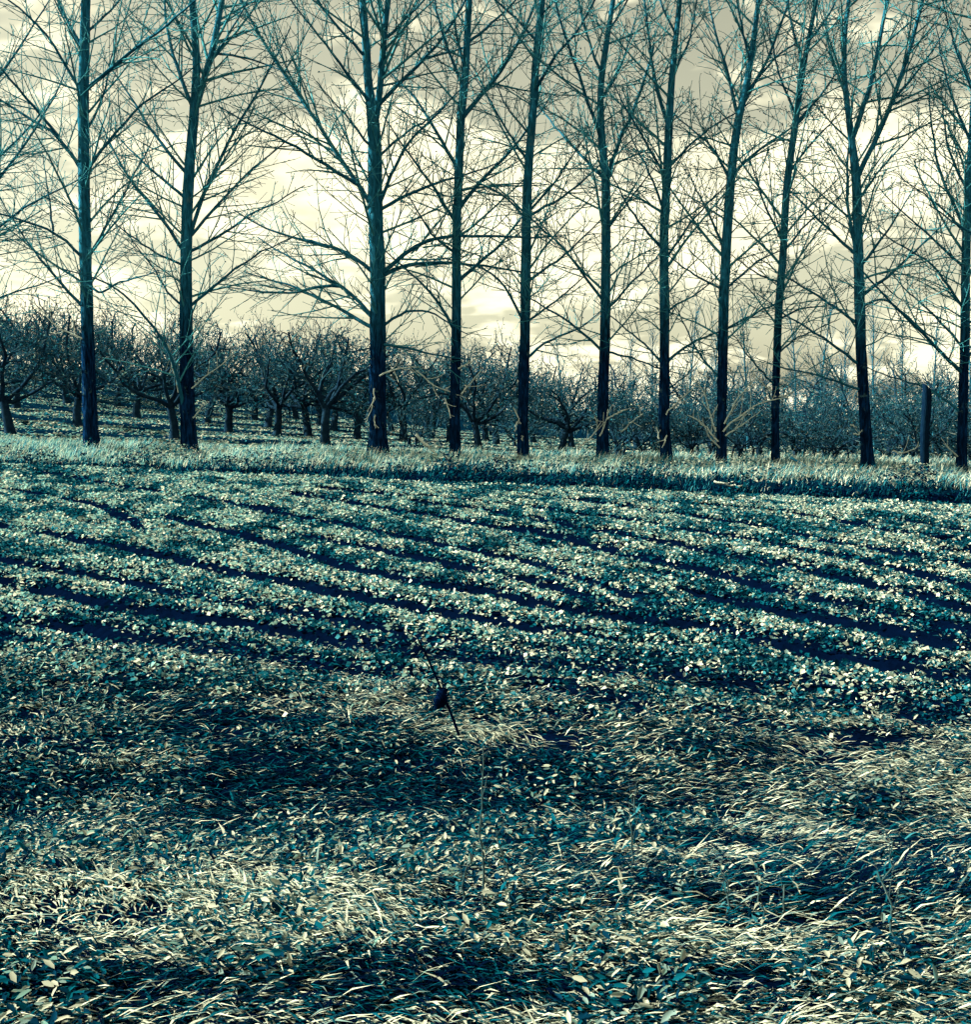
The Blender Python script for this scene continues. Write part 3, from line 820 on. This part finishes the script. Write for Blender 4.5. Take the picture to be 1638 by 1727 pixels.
def build_poplar(spec):
    t = np.array(spec['t'], float)
    Y0 = ROW_Y + rng.uniform(-.4, .4) - .14 * max(0.0, (t[0, 0] - CX) / F * ROW_Y)
    base = at(t[0, 0], t[0, 1], Y0)
    gz = float(height(np.array([base[0]]), np.array([Y0]))[0])
    root = bpy.data.objects.new('poplar_tree', None); C.objects.link(root)
    root.location = (base[0], Y0, gz)
    org = np.array(root.location)
    tag(root, spec['label'], 'tree', 'poplars in the row')
    sc_ = Y0 / F
    pts = at(t[:, 0], t[:, 1], np.full(len(t), Y0))
    pts[0, 2] = gz - .15
    # depth wander of the stem so it is not planar
    hgt = pts[:, 2] - gz
    pts[:, 1] += .02 * hgt * rng.normal() + .12 * np.sin(hgt * .5 + rng.uniform(0, 6))
    data = np.concatenate([pts - org, (t[:, 2:3] * .5 * sc_ * .88)], 1)
    n = 46
    q = resample(data, n)
    flare = 1 + .45 * np.exp(-np.maximum(q[:, 2], 0) / .30)
    rad = q[:, 3] * flare
    V, Q = tubes(q[None, :, :3], rad[None], 12)
    V = V.reshape(n, 12, 3)
    bump = 1 + .07 * (rng.random((n, 12)) - .5) * 2 + .04 * np.sin(np.arange(12) * 2.1 + np.linspace(0, 3, n)[:, None])
    V = q[:, None, :3] + (V - q[:, None, :3]) * bump[:, :, None]
    me = mesh_arrays('trunk', V.reshape(-1, 3), [Q], M_BARK, smooth=True)
    link('trunk', me, root)
    limbsP, limbsR = [], []
    trunk_pts = q[:, :3]
    for i, l in enumerate(spec['l']):
        l = np.array(l, float)
        ext = np.hypot(l[:, 0] - l[0, 0], l[:, 1] - l[0, 1]) * sc_
        k = rng.normal(0, .42)
        p0 = at(l[0, 0], l[0, 1], Y0)
        # start depth: nearest existing stem or limb
        cand = [trunk_pts] + limbsP
        best = min(((np.linalg.norm((c - (p0 - org))[:, [0, 2]], axis=1).min(), ci) for ci, c in enumerate(cand)))
        c = cand[best[1]]
        j = np.linalg.norm((c - (p0 - org))[:, [0, 2]], axis=1).argmin()
        y0 = c[j, 1]
        Yl = Y0 + y0 + k * ext + .10 * np.sin(ext * 1.3 + i)
        P = at(l[:, 0], l[:, 1], Yl) - org
        P[0] = .5 * P[0] + .5 * c[j]
        tipd = P[-1] - P[-2]
        P = np.concatenate([P, [P[-1] + unit(tipd) * rng.uniform(.5, 1.2) + np.array((0, 0, .12))]])
        P = resample(P, 14)
        P[1:-1] += rng.normal(0, .012, (12, 3))
        Ln = np.linalg.norm(np.diff(P, axis=0), axis=1).sum()
        stem = i == 0 and spec['label'].find('fork') > 0 or (spec['label'].find('three') > 0 and i < 2)
        r0 = (.10 if stem else min(.019 + .0070 * Ln, .065))
        if 'thickest' in spec['label']: r0 *= 1.2
        r = np.linspace(r0, r0 * .28, 14)
        if stem:
            fw = .07 if 'second stem' in spec['label'] else (.078 if 'three' in spec['label'] else .11)
            r = np.linspace(fw, fw * .5, 14)
        limbsP.append(P); limbsR.append(r)
        V, Q = tubes(P[None], r[None], 7)
        link('branch', mesh_arrays('branch', V, [Q], M_BRANCH if not stem else M_BARK, smooth=True), root)
    for l in spec.get('pale', []):  # bare shoots whose pale colour imitates sunlight on them
        l = np.array(l, float)
        Yl = Y0 - .25 + np.linspace(0, 1, len(l)) * rng.uniform(-.5, .2)
        P = resample(at(l[:, 0], l[:, 1], Yl) - org, 8)
        P[1:-1] += rng.normal(0, .015, (6, 3))
        SP, SR = side_shoots(P[None], np.linspace(.034, .022, 8)[None], .28, .8, .45, .14, k=4, r_scale=.45, rmin=.009)
        A = Acc(); A.add(*tubes(P[None], np.linspace(.026, .012, 8)[None], 6))
        if len(SP): A.add(*tubes(SP, SR, 4))
        o = link('branch', A.mesh('sunlit_shoot', M_PALE, True), root)
        o['label'] = 'bare shoot with sunlight in its pale colour near the foot of the poplar'
    # thin boughs all round the stem
    Hh = trunk_pts[-1, 2]
    hs = np.arange(3.6, Hh - .5, .42) + rng.uniform(-.2, .2, len(np.arange(3.6, Hh - .5, .42)))
    m = len(hs)
    p = np.stack([np.interp(hs, trunk_pts[:, 2], trunk_pts[:, k]) for k in range(3)], 1)
    az = np.arange(m) * 2.4 + rng.normal(0, .5, m)
    el = rng.uniform(.25, .95, m)
    L = rng.uniform(1.2, 4.2, m) * np.interp(hs, [3.5, 6, Hh], [.6, 1, .6])
    kk = np.linspace(0, 1, 8)
    d = np.stack([np.cos(az) * np.cos(el), np.sin(az) * np.cos(el), np.sin(el)], 1)
    MP = p[:, None] + d[:, None] * (L[:, None] * kk)[:, :, None]
    MP[:, :, 2] += .12 * L[:, None] * kk ** 2 * rng.choice([-1, 1, 1], m)[:, None]
    MP[:, 1:] += np.cumsum(rng.normal(0, .014, (m, 7, 3)), 1)
    MR = (.012 + .009 * L)[:, None] * (1 - .65 * kk)
    crown = Acc()
    crown.add(*tubes(MP, MR, 5))
    LP = np.stack([resample(x, 8) for x in limbsP]); LR = np.stack([np.interp(np.linspace(0, 1, 8), np.linspace(0, 1, 14), r) for r in limbsR])
    allP = np.concatenate([LP, MP]); allR = np.concatenate([LR, MR])
    # short epicormic twigs on the stem
    S0P, S0R = side_shoots(trunk_pts[None, 8:], np.full((1, n - 8), .03), .6, 1.0, 0, .45, start=.1, r_scale=.45, rmin=.006)
    S1P, S1R = side_shoots(allP, allR, .25, .74, .48, .40, r_scale=.5, rmin=.0095, up=.08)
    S1P = np.concatenate([S1P, S0P]); S1R = np.concatenate([S1R, S0R])
    S2P, S2R = side_shoots(S1P, S1R, .28, .80, .32, .18, start=.12, k=3, r_scale=.6, rmin=.0075, up=.05)
    crown.add(*tubes(S1P, S1R, 4)); crown.add(*tubes(S2P, S2R, 3))
    link('crown', crown.mesh('crown', M_TWIG), root)
    # buds and catkins at the shoot tips
    tips = np.concatenate([S2P[:, -1], S2P[:, 1], S1P[:, -1], S1P[:, 2]])
    hgt = tips[:, 2]
    keep = rng.random(len(tips)) < (.08 + .60 * spec['bud'] * sm(3, 12, hgt))
    tips = tips[keep] + rng.normal(0, .03, (keep.sum(), 3))
    nb = len(tips)
    Lb = rng.uniform(.035, .085, nb)
    V, q1, q2 = leaves(tips, rng.uniform(0, 6.28, nb), rng.uniform(0, 1.5, nb), Lb, Lb * .6)
    link('bud', mesh_arrays('buds', V, [q1, q2], M_LEAF, rep(pick(nb, [.3, .5, .2], [DEEP, TEAL, PALE_TEAL]), 6)), root)['kind'] = 'stuff'
    return root


for spec in TREES:
    build_poplar(spec)


# ------------------------------------------------------------------ orchard
def gnarl(p, d, L, r0, r1, k, wob, up=0.0):
    P = [p]; d = d / np.linalg.norm(d)
    for i in range(k - 1):
        d = d + rng.normal(0, wob, 3); d[2] += up
        d /= np.linalg.norm(d)
        P.append(P[-1] + d * L / (k - 1))
    return np.array(P), np.linspace(r0, r1, k), d


def orchard_proto(seed, trunk_h=1.35, crown_r=2.6, height_=5.6, stems=1, leafy=900):
    global rng
    keep_rng = rng; rng = np.random.default_rng(seed)
    tr, br = Acc(), Acc()
    mains = []
    tops = []
    for s in range(stems):
        off = np.array((rng.normal(0, .25), rng.normal(0, .25), 0)) * (stems > 1)
        P, R, d = gnarl(np.array((0, 0, -.15)) + off, np.array((rng.normal(0, .06), rng.normal(0, .06), 1)), trunk_h + .15, .19 / stems ** .5, .14 / stems ** .5, 7, .06)
        R[0] *= 1.5; R[1] *= 1.12
        V, Q = tubes(P[None], R[None], 9); tr.add(V, Q)
        tops.append((P[-1], R[-1]))
    nm = 6 if stems == 1 else 2
    for (tp, tr_) in tops:
        a0 = rng.uniform(0, 6.28)
        for i in range(nm):
            a = a0 + i * 6.28 / nm + rng.normal(0, .25)
            el = rng.uniform(.35, 1.0)
            d = np.array((math.cos(a) * math.cos(el), math.sin(a) * math.cos(el), math.sin(el)))
            st = tp - np.array((0, 0, rng.uniform(0, .35) * (nm > 2)))
            P, R, _ = gnarl(st, d, rng.uniform(.75, 1.1) * (height_ - trunk_h) * .72, tr_ * .62, .035, 10, .20, .05)
            mains.append((P, R))
    MP = np.stack([m[0] for m in mains]); MR = np.stack([m[1] for m in mains])
    V, Q = tubes(MP, MR, 7); tr.add(V, Q)

    def sub(P, R, spacing, ang, lf, lm, k, wob, rs, rmin, up):
        SP, SR = side_shoots(P, R, spacing, ang, lf, lm, start=.22, k=k, up=up, r_scale=rs, rmin=rmin)
        SP[:, 1:] += np.cumsum(rng.normal(0, wob, SP[:, 1:].shape), 1)
        return SP, SR
    AP, AR = sub(MP, MR, .34, .95, .45, .45, 7, .06, .6, .022, .12)
    BP, BR = sub(AP, AR, .29, .9, .45, .30, 5, .045, .6, .014, .22)
    CP, CR = sub(BP, BR, .19, .8, .5, .22, 4, .03, .7, .010, .35)
    br.add(*tubes(AP, AR, 5)); br.add(*tubes(BP, BR, 4)); br.add(*tubes(CP, CR, 3))
    tips = np.concatenate([CP[:, -1], CP[:, 2], BP[:, 2], BP[:, -1]])
    tips = tips[rng.permutation(len(tips))[:leafy]] + rng.normal(0, .05, (min(leafy, len(tips)), 3))
    n = len(tips)
    L = rng.uniform(.06, .13, n)
    V, q1, q2 = leaves(tips, rng.uniform(0, 6.28, n), rng.uniform(0, 1.4, n), L, L * .55)
    col = pick(n, [.30, .36, .2, .14], [DEEP, TEAL * .9, PALE_TEAL, CREAM])
    lf = mesh_arrays('orchard_leaves', V, [q1, q2], M_LEAF, rep(col, 6))
    res = (tr.mesh('orchard_trunk', M_ORCH, True), br.mesh('orchard_crown', M_ORCH_TWIG), lf)
    rng = keep_rng
    return res


PROTO = [orchard_proto(100 + i, trunk_h=[1.5, 1.6, 1.4, 1.7, 1.55][i], height_=[6.8, 7.2, 6.6, 7.4, 7.0][i]) for i in range(5)]
BUSH = [orchard_proto(200 + i, trunk_h=.5, height_=4.4, stems=5, leafy=1300) for i in range(3)]

POP_U = [s['t'][0][0] for s in TREES[1:12]]


def where(u):
    k = sum(1 for p in POP_U if p < u)
    if k == 0:
        return 'left of the first poplar'
    if k == len(POP_U):
        return 'right of the last poplar'
    return 'between the %s and %s poplars' % (ORD[k - 1], ORD[k])


def place(kind, protos, u, Y, scale, label, cat, group, rot=None, proto=None, parts=('trunk', 'crown', 'foliage')):
    x = (u - CX) / F * Y * 1.0
    z = float(height(np.array([x]), np.array([float(Y)]))[0])
    root = bpy.data.objects.new(kind, None); C.objects.link(root)
    root.location = (x, Y, z); root.rotation_euler = (0, 0, rng.uniform(0, 6.28) if rot is None else rot)
    scale *= 1.13 if kind == 'orchard_tree' else (1.2 if kind == 'scrub_bush' else 1.0)
    root.scale = (scale * rng.uniform(.92, 1.1), scale * rng.uniform(.92, 1.1), scale)
    pr = protos[int(rng.integers(len(protos)))] if proto is None else protos[proto]
    for nm, me in zip(parts, pr):
        o = link(nm, me, root)
        if nm == 'foliage': o['kind'] = 'stuff'
    tag(root, label, cat, group)
    return root


ORCH = [  # pixel column, distance, scale
    (19, 46, .92), (133, 55, .95), (294, 47, .9), (549, 47, .92), (386, 57, .98), (467, 56, .92), (232, 66, 1.0), (349, 66, 1.0), (116, 74, 1.05), (30, 66, 1.05), (-40, 56, 1.0),
    (453, 67, 1.0), (520, 57, .95), (603, 56, .95), (564, 67, .95), (680, 57, .93), (728, 67, .92), (640, 66, .95), (808, 47, .78), (760, 57, .9), (837, 58, .85), (819, 68, .9), (947, 46, .72),
    (900, 66, .82), (964, 58, .75), (1010, 68, .8), (50, 84, 1.1), (160, 84, 1.1), (270, 84, 1.05), (390, 84, 1.05), (500, 84, 1.0), (610, 84, 1.0), (720, 84, .95), (830, 84, .9), (950, 84, .85), (-30, 78, 1.1), (200, 77, 1.0), (310, 76, 1.0), (430, 76, 1.0), (540, 76, 1.0), (660, 76, .95), (770, 76, .95), (880, 76, .85),
    (1075, 60, .82), (1160, 66, .9), (1250, 62, .78), (1345, 66, .92), (1440, 62, .8), (1530, 66, .95), (1610, 62, .8), (1060, 80, .95), (1200, 82, 1.05), (1300, 82, .95), (1400, 82, 1.1), (1500, 82, .95), (1600, 82, 1.05)]
ROWN = [(50, 'front orchard row'), (60, 'second orchard row'), (70, 'third orchard row'), (80, 'fourth orchard row'), (999, 'farthest orchard row')]
cells = {}
for u, Y, s in ORCH:
    k = (where(u), next(n for d, n in ROWN if Y < d))
    cells.setdefault(k, []).append((u, Y, s))
for (wh, rn), lst in cells.items():
    lst.sort()
    for i, (u, Y, s) in enumerate(lst):
        side = '' if len(lst) == 1 else (['left-hand', 'right-hand'] if len(lst) == 2 else ['left-hand', 'middle', 'right-hand', 'outermost right'])[i] + ' '
        place('orchard_tree', PROTO, u, Y, s, '%sgnarled bare orchard tree %s, %s' % (side, wh, rn), 'tree', 'orchard trees behind the poplars')

BUSHES = [(1048, 44, .62), (1090, 46, .6), (1165, 45, .55), (1195, 49, .7), (1255, 45, .6), (1280, 50, .65), (1345, 46, .6), (1385, 49, .65), (1415, 45, .58), (1500, 47, .6), (1535, 44, .6), (1590, 46, .65), (1660, 45, .65), (870, 52, .6), (700, 50, .5)]
cells = {}
for b in BUSHES:
    cells.setdefault(where(b[0]), []).append(b)
for wh, lst in cells.items():
    lst.sort()
    for i, (u, Y, s) in enumerate(lst):
        side = '' if len(lst) == 1 else ['left-hand', 'right-hand', 'far right'][i] + ' '
        place('scrub_bush', BUSH, u, Y, s, '%slow many-stemmed scrub bush %s' % (side, wh), 'bush', 'scrub bushes behind the poplars')


def slender_proto(seed):
    global rng
    keep_rng = rng; rng = np.random.default_rng(seed)
    P, R, _ = gnarl(np.array((0, 0, -.2)), np.array((rng.normal(0, .03), 0, 1)), 8.5, .085, .02, 14, .025)
    tr = Acc(); tr.add(*tubes(P[None], R[None], 7))
    AP, AR = side_shoots(P[None], np.full((1, 14), .05), .20, .55, .13, .5, start=.2, k=6, up=.25, r_scale=.5, rmin=.012)
    BP, BR = side_shoots(AP, AR, .24, .7, .3, .22, k=4, r_scale=.6, rmin=.009)
    br = Acc(); br.add(*tubes(AP, AR, 4)); br.add(*tubes(BP, BR, 3))
    res = (tr.mesh('slender_trunk', M_BRANCH, True), br.mesh('slender_crown', M_BRANCH))
    rng = keep_rng
    return res


SLENDER = [slender_proto(300 + i) for i in range(3)]
cells = {}
for b in [(868, 78, .78), (953, 76, .82), (1060, 72, .8), (1158, 70, 1.0), (1262, 72, 1.05), (1339, 74, 1.0), (1381, 70, 1.05), (1425, 75, .95), (1475, 70, 1.1), (1523, 73, 1.0), (1575, 75, 1.05), (1200, 76, .95), (1100, 77, .9), (1645, 72, 1.1)]:
    cells.setdefault(where(b[0]), []).append(b)
for wh, lst in cells.items():
    lst.sort()
    for i, (u, Y, s) in enumerate(lst):
        side = '' if len(lst) == 1 else ['left-hand', 'right-hand', 'far right'][i] + ' '
        place('slender_tree', SLENDER, u, Y, s, '%sthin upright bare sapling far behind, %s' % (side, wh), 'tree', 'thin saplings beyond the orchard', parts=('trunk', 'crown'))


def build_far_wood():
    N = 1900
    x = rng.uniform(-62, 62, N); y = rng.uniform(94, 112, N)
    z = height(x, y)
    Hh = (2.5 + 3.2 * fbm(x, y, 6, 141, 2)) * np.interp(x, [-60, -5, 60], [1.05, .95, .75])
    kk = np.linspace(0, 1, 4)
    d = np.stack([rng.normal(0, .3, N), rng.normal(0, .3, N), np.ones(N)], 1)
    st = np.stack([x, y, z], 1); st[:, 2] += Hh * rng.uniform(-.02, .45, N)
    P = st[:, None] + d[:, None] * (Hh[:, None] * .6 * kk)[:, :, None] + np.cumsum(rng.normal(0, .07, (N, 4, 3)), 1)
    A = Acc()
    A.add(*tubes(P, np.linspace(.05, .015, 4)[None] * np.ones((N, 1)), 4))
    SP, SR = side_shoots(P, np.full((N, 4), .035), .55, .8, .3, .3, k=3, r_scale=.6, rmin=.014)
    A.add(*tubes(SP, SR, 3))
    tag(link('far_wood', A.mesh('far_wood', M_ORCH_TWIG)), 'far line of bare woodland closing the view behind the orchard', 'woodland', kind='stuff')


build_far_wood()


# ------------------------------------------------------------------ post, sticks and weeds
def build_post():
    Y0 = 31.2
    top = at(1563, 652, Y0); bot = at(1560, 800, Y0)
    gz = float(height(np.array([bot[0]]), np.array([Y0]))[0])
    root = bpy.data.objects.new('wooden_post', None); C.objects.link(root)
    root.location = (bot[0], Y0, gz)
    n = 12
    q = np.linspace(0, 1, n)
    hgt = top[2] - gz
    P = np.stack([(top[0] - bot[0]) * q + .012 * np.sin(q * 9), .02 * np.sin(q * 5), -.3 + (hgt + .3) * q], 1)
    R = np.interp(q, [0, .1, .9, 1], [.13, .115, .118, .112])
    V, Q = tubes(P[None], R[None], 12)
    V = V.reshape(n, 12, 3)
    V *= 1; ang = np.arange(12)
    V[:, :, :2] = P[:, None, :2] + (V[:, :, :2] - P[:, None, :2]) * (1 + .10 * np.sin(ang * 1.7)[None, :, None] + .03 * rng.normal(0, 1, (n, 12, 1)))
    V[-1, :, 2] -= .10 * (V[-1, :, 0] - P[-1, 0]) / .11                       # top cut on a slant
    c = V[-1].mean(0) + np.array((0, 0, .02))
    V = np.concatenate([V.reshape(-1, 3), c[None]])
    k = (n - 1) * 12
    cap = np.array([[k + i, k + (i + 1) % 12, len(V) - 1] for i in range(12)])
    link('shaft', mesh_arrays('post_shaft', V, [Q, cap], M_POST), root)
    tag(root, 'dark weathered wooden post with slanted top standing in the bank grass', 'post')


build_post()


def stick(name, px, Y, mat, r0, r1, label, cat, group=None, lift=.03, follow=True):
    l = np.array(px, float)
    P = at(l[:, 0], l[:, 1], np.linspace(Y, Y, len(l)) if np.isscalar(Y) else np.array(Y))
    P = resample(P, 9); P[1:-1] += rng.normal(0, .012, (7, 3))
    org = P[0].copy()
    A = Acc(); A.add(*tubes((P - org)[None], np.linspace(r0, r1, 9)[None], 6))
    SP, SR = side_shoots((P - org)[None], np.linspace(r0, r1, 9)[None], .4, .7, .2, .1, k=4, r_scale=.5, rmin=r1 * .5)
    if len(SP): A.add(*tubes(SP, SR, 4))
    o = link(name, A.mesh(name, mat, True)); o.location = org
    tag(o, label, cat, group)
    return o


def ground_stick(name, px, mat, r, label, tilt=0.0):
    g = to_ground(px)
    z = height(g[:, 0], g[:, 1])
    P = np.stack([g[:, 0], g[:, 1], z + .18], 1)
    return P


stick('fallen_branch', [(702, 733), (718, 750), (737, 768)], [35.2, 35.0, 34.8], M_PALE, .05, .03, 'short bleached branch leaning in grass right of the thickest poplar', 'branch', 'fallen branches on the bank')
stick('fallen_branch', [(1205, 812), (1228, 818), (1252, 819)], [28.6, 28.5, 28.4], M_PALE, .035, .02, 'pale branch lying low on the bank below the eighth poplar', 'branch', 'fallen branches on the bank')
stick('fallen_branch', [(1335, 772), (1360, 788), (1400, 797), (1440, 812)], [33, 32.6, 32.3, 32], M_BRANCH, .04, .02, 'dark drooping branch fallen between the ninth and tenth poplars', 'branch', 'fallen branches on the bank')


def weed_stalk():
    """dead leaning stalk with one dark seed head"""
    g = to_ground([(780, 1245)])[0]
    gz = float(height(np.array([g[0]]), np.array([g[1]]))[0])
    root = bpy.data.objects.new('dead_weed', None); C.objects.link(root)
    root.location = (g[0], g[1], gz); org = np.array(root.location)
    Y = g[1]
    P = np.concatenate([[org - (0, 0, .04)], at(np.array([760., 743, 722, 705]), np.array([1200., 1160, 1110, 1078]), np.array([Y - .02, Y - .05, Y - .1, Y - .12]))]) - org
    P = resample(P, 10)
    V, Q = tubes(P[None], np.linspace(.009, .005, 10)[None], 6)
    link('stem', mesh_arrays('weed_stem', V, [Q], M_STALK, smooth=True), root)
    hp = at(np.array([751., 747, 744, 740, 736]), np.array([1160., 1168, 1178, 1187, 1194]), np.full(5, Y - .05)) - org
    hr = np.array([.012, .032, .036, .03, .008])
    hp = resample(np.concatenate([hp, hr[:, None]], 1), 9)
    V, Q = tubes(hp[None, :, :3], hp[None, :, 3], 9)
    V += rng.normal(0, .004, V.shape)
    A = Acc(); A.add(V, Q)
    i = rng.integers(0, len(V), 160)
    od = unit(V[i] - hp[4, :3] + rng.normal(0, .01, (160, 3))) + np.array((-.2, 0, -.5))
    SPP = V[i][:, None] + unit(od)[:, None] * (np.linspace(0, 1, 3)[None, :] * rng.uniform(.006, .022, 160)[:, None])[:, :, None]
    A.add(*tubes(SPP, np.tile(np.array([.0022, .0016, .0005]), (160, 1)), 3))
    link('seed_head', A.mesh('seed_head', M_STALK), root)
    for px in ([(722, 1112), (716, 1090), (722, 1075)], [(712, 1093), (700, 1083)]):
        px = np.array(px, float)
        p = resample(at(px[:, 0], px[:, 1], np.full(len(px), Y - .1)) - org, 5)
        V, Q = tubes(p[None], np.linspace(.004, .002, 5)[None], 4)
        link('side_shoot', mesh_arrays('side_shoot', V, [Q], M_STALK), root)
    tag(root, 'dark dead weed stalk with one seed head leaning left mid field', 'weed')


weed_stalk()

STEMS = [
    ([(812, 1545), (816, 1420), (806, 1330), (815, 1255)], 'tallest dry weed stem standing just below the dead dark stalk'),
    ([(862, 1560), (850, 1460), (838, 1400)], 'dry weed stem beside the tallest stem, on its right'),
    ([(780, 1540), (785, 1470), (800, 1420)], 'dry weed stem beside the tallest stem, on its left'),
    ([(1232, 1560), (1222, 1500), (1218, 1450)], 'left-hand dry stem of the trio low right of the grass'),
    ([(1290, 1590), (1285, 1520), (1278, 1460)], 'middle dry stem of the trio low right, with pale leafy top'),
    ([(1315, 1560), (1325, 1510), (1338, 1480)], 'right-hand dry stem of the trio low right of the grass'),
    ([(1512, 1610), (1506, 1540), (1500, 1460), (1508, 1420)], 'lone dry weed stem in rough grass near the right edge'),
    ([(1075, 1480), (1062, 1400), (1075, 1330)], 'short dry stem in the dark hollow right of the tallest stem'),
]
for k, (px, lab) in enumerate(STEMS):
    g = to_ground([px[0]])[0]
    gz = float(height(np.array([g[0]]), np.array([g[1]]))[0])
    root = bpy.data.objects.new('weed_stem', None); C.objects.link(root)
    root.location = (g[0], g[1], gz); org = np.array(root.location)
    l = np.array(px, float)
    P = at(l[:, 0], l[:, 1], g[1] + .05 * np.arange(len(l))) - org
    P[0] = (0, 0, -.03)
    P = resample(P, 9)
    A = Acc(); P[1:-1] += rng.normal(0, .008, (7, 3))
    A.add(*tubes(P[None], np.linspace(.0045, .002, 9)[None], 5))
    SP, SR = side_shoots(P[None], np.linspace(.004, .002, 9)[None], .045, .6, .3, .03, start=.35, k=4, r_scale=.6, rmin=.001)
    A.add(*tubes(SP, SR, 4))
    link('stem', A.mesh('stem', M_STEM, True), root)
    n = 14 if k != 4 else 26
    i = rng.integers(3, 9, n)
    b = P[i] + rng.normal(0, .012, (n, 3))
    V, q, t = blades(b, rng.uniform(0, 6.28, n), rng.uniform(.02, .06, n), rng.uniform(.004, .012, n), rng.uniform(-.2, .9, n), rng.uniform(.3, 1.2, n))
    f = link('leaf', mesh_arrays('stem_leaves', V, [q, t], M_GRASS, rep(pick(n, [.4, .35, .25] if k != 4 else [.1, .2, .7], [TEAL, PALE_TEAL, CREAM]), 5)), root)
    f['kind'] = 'stuff'
    tag(root, lab, 'weed', 'dry weed stems in the near grass')
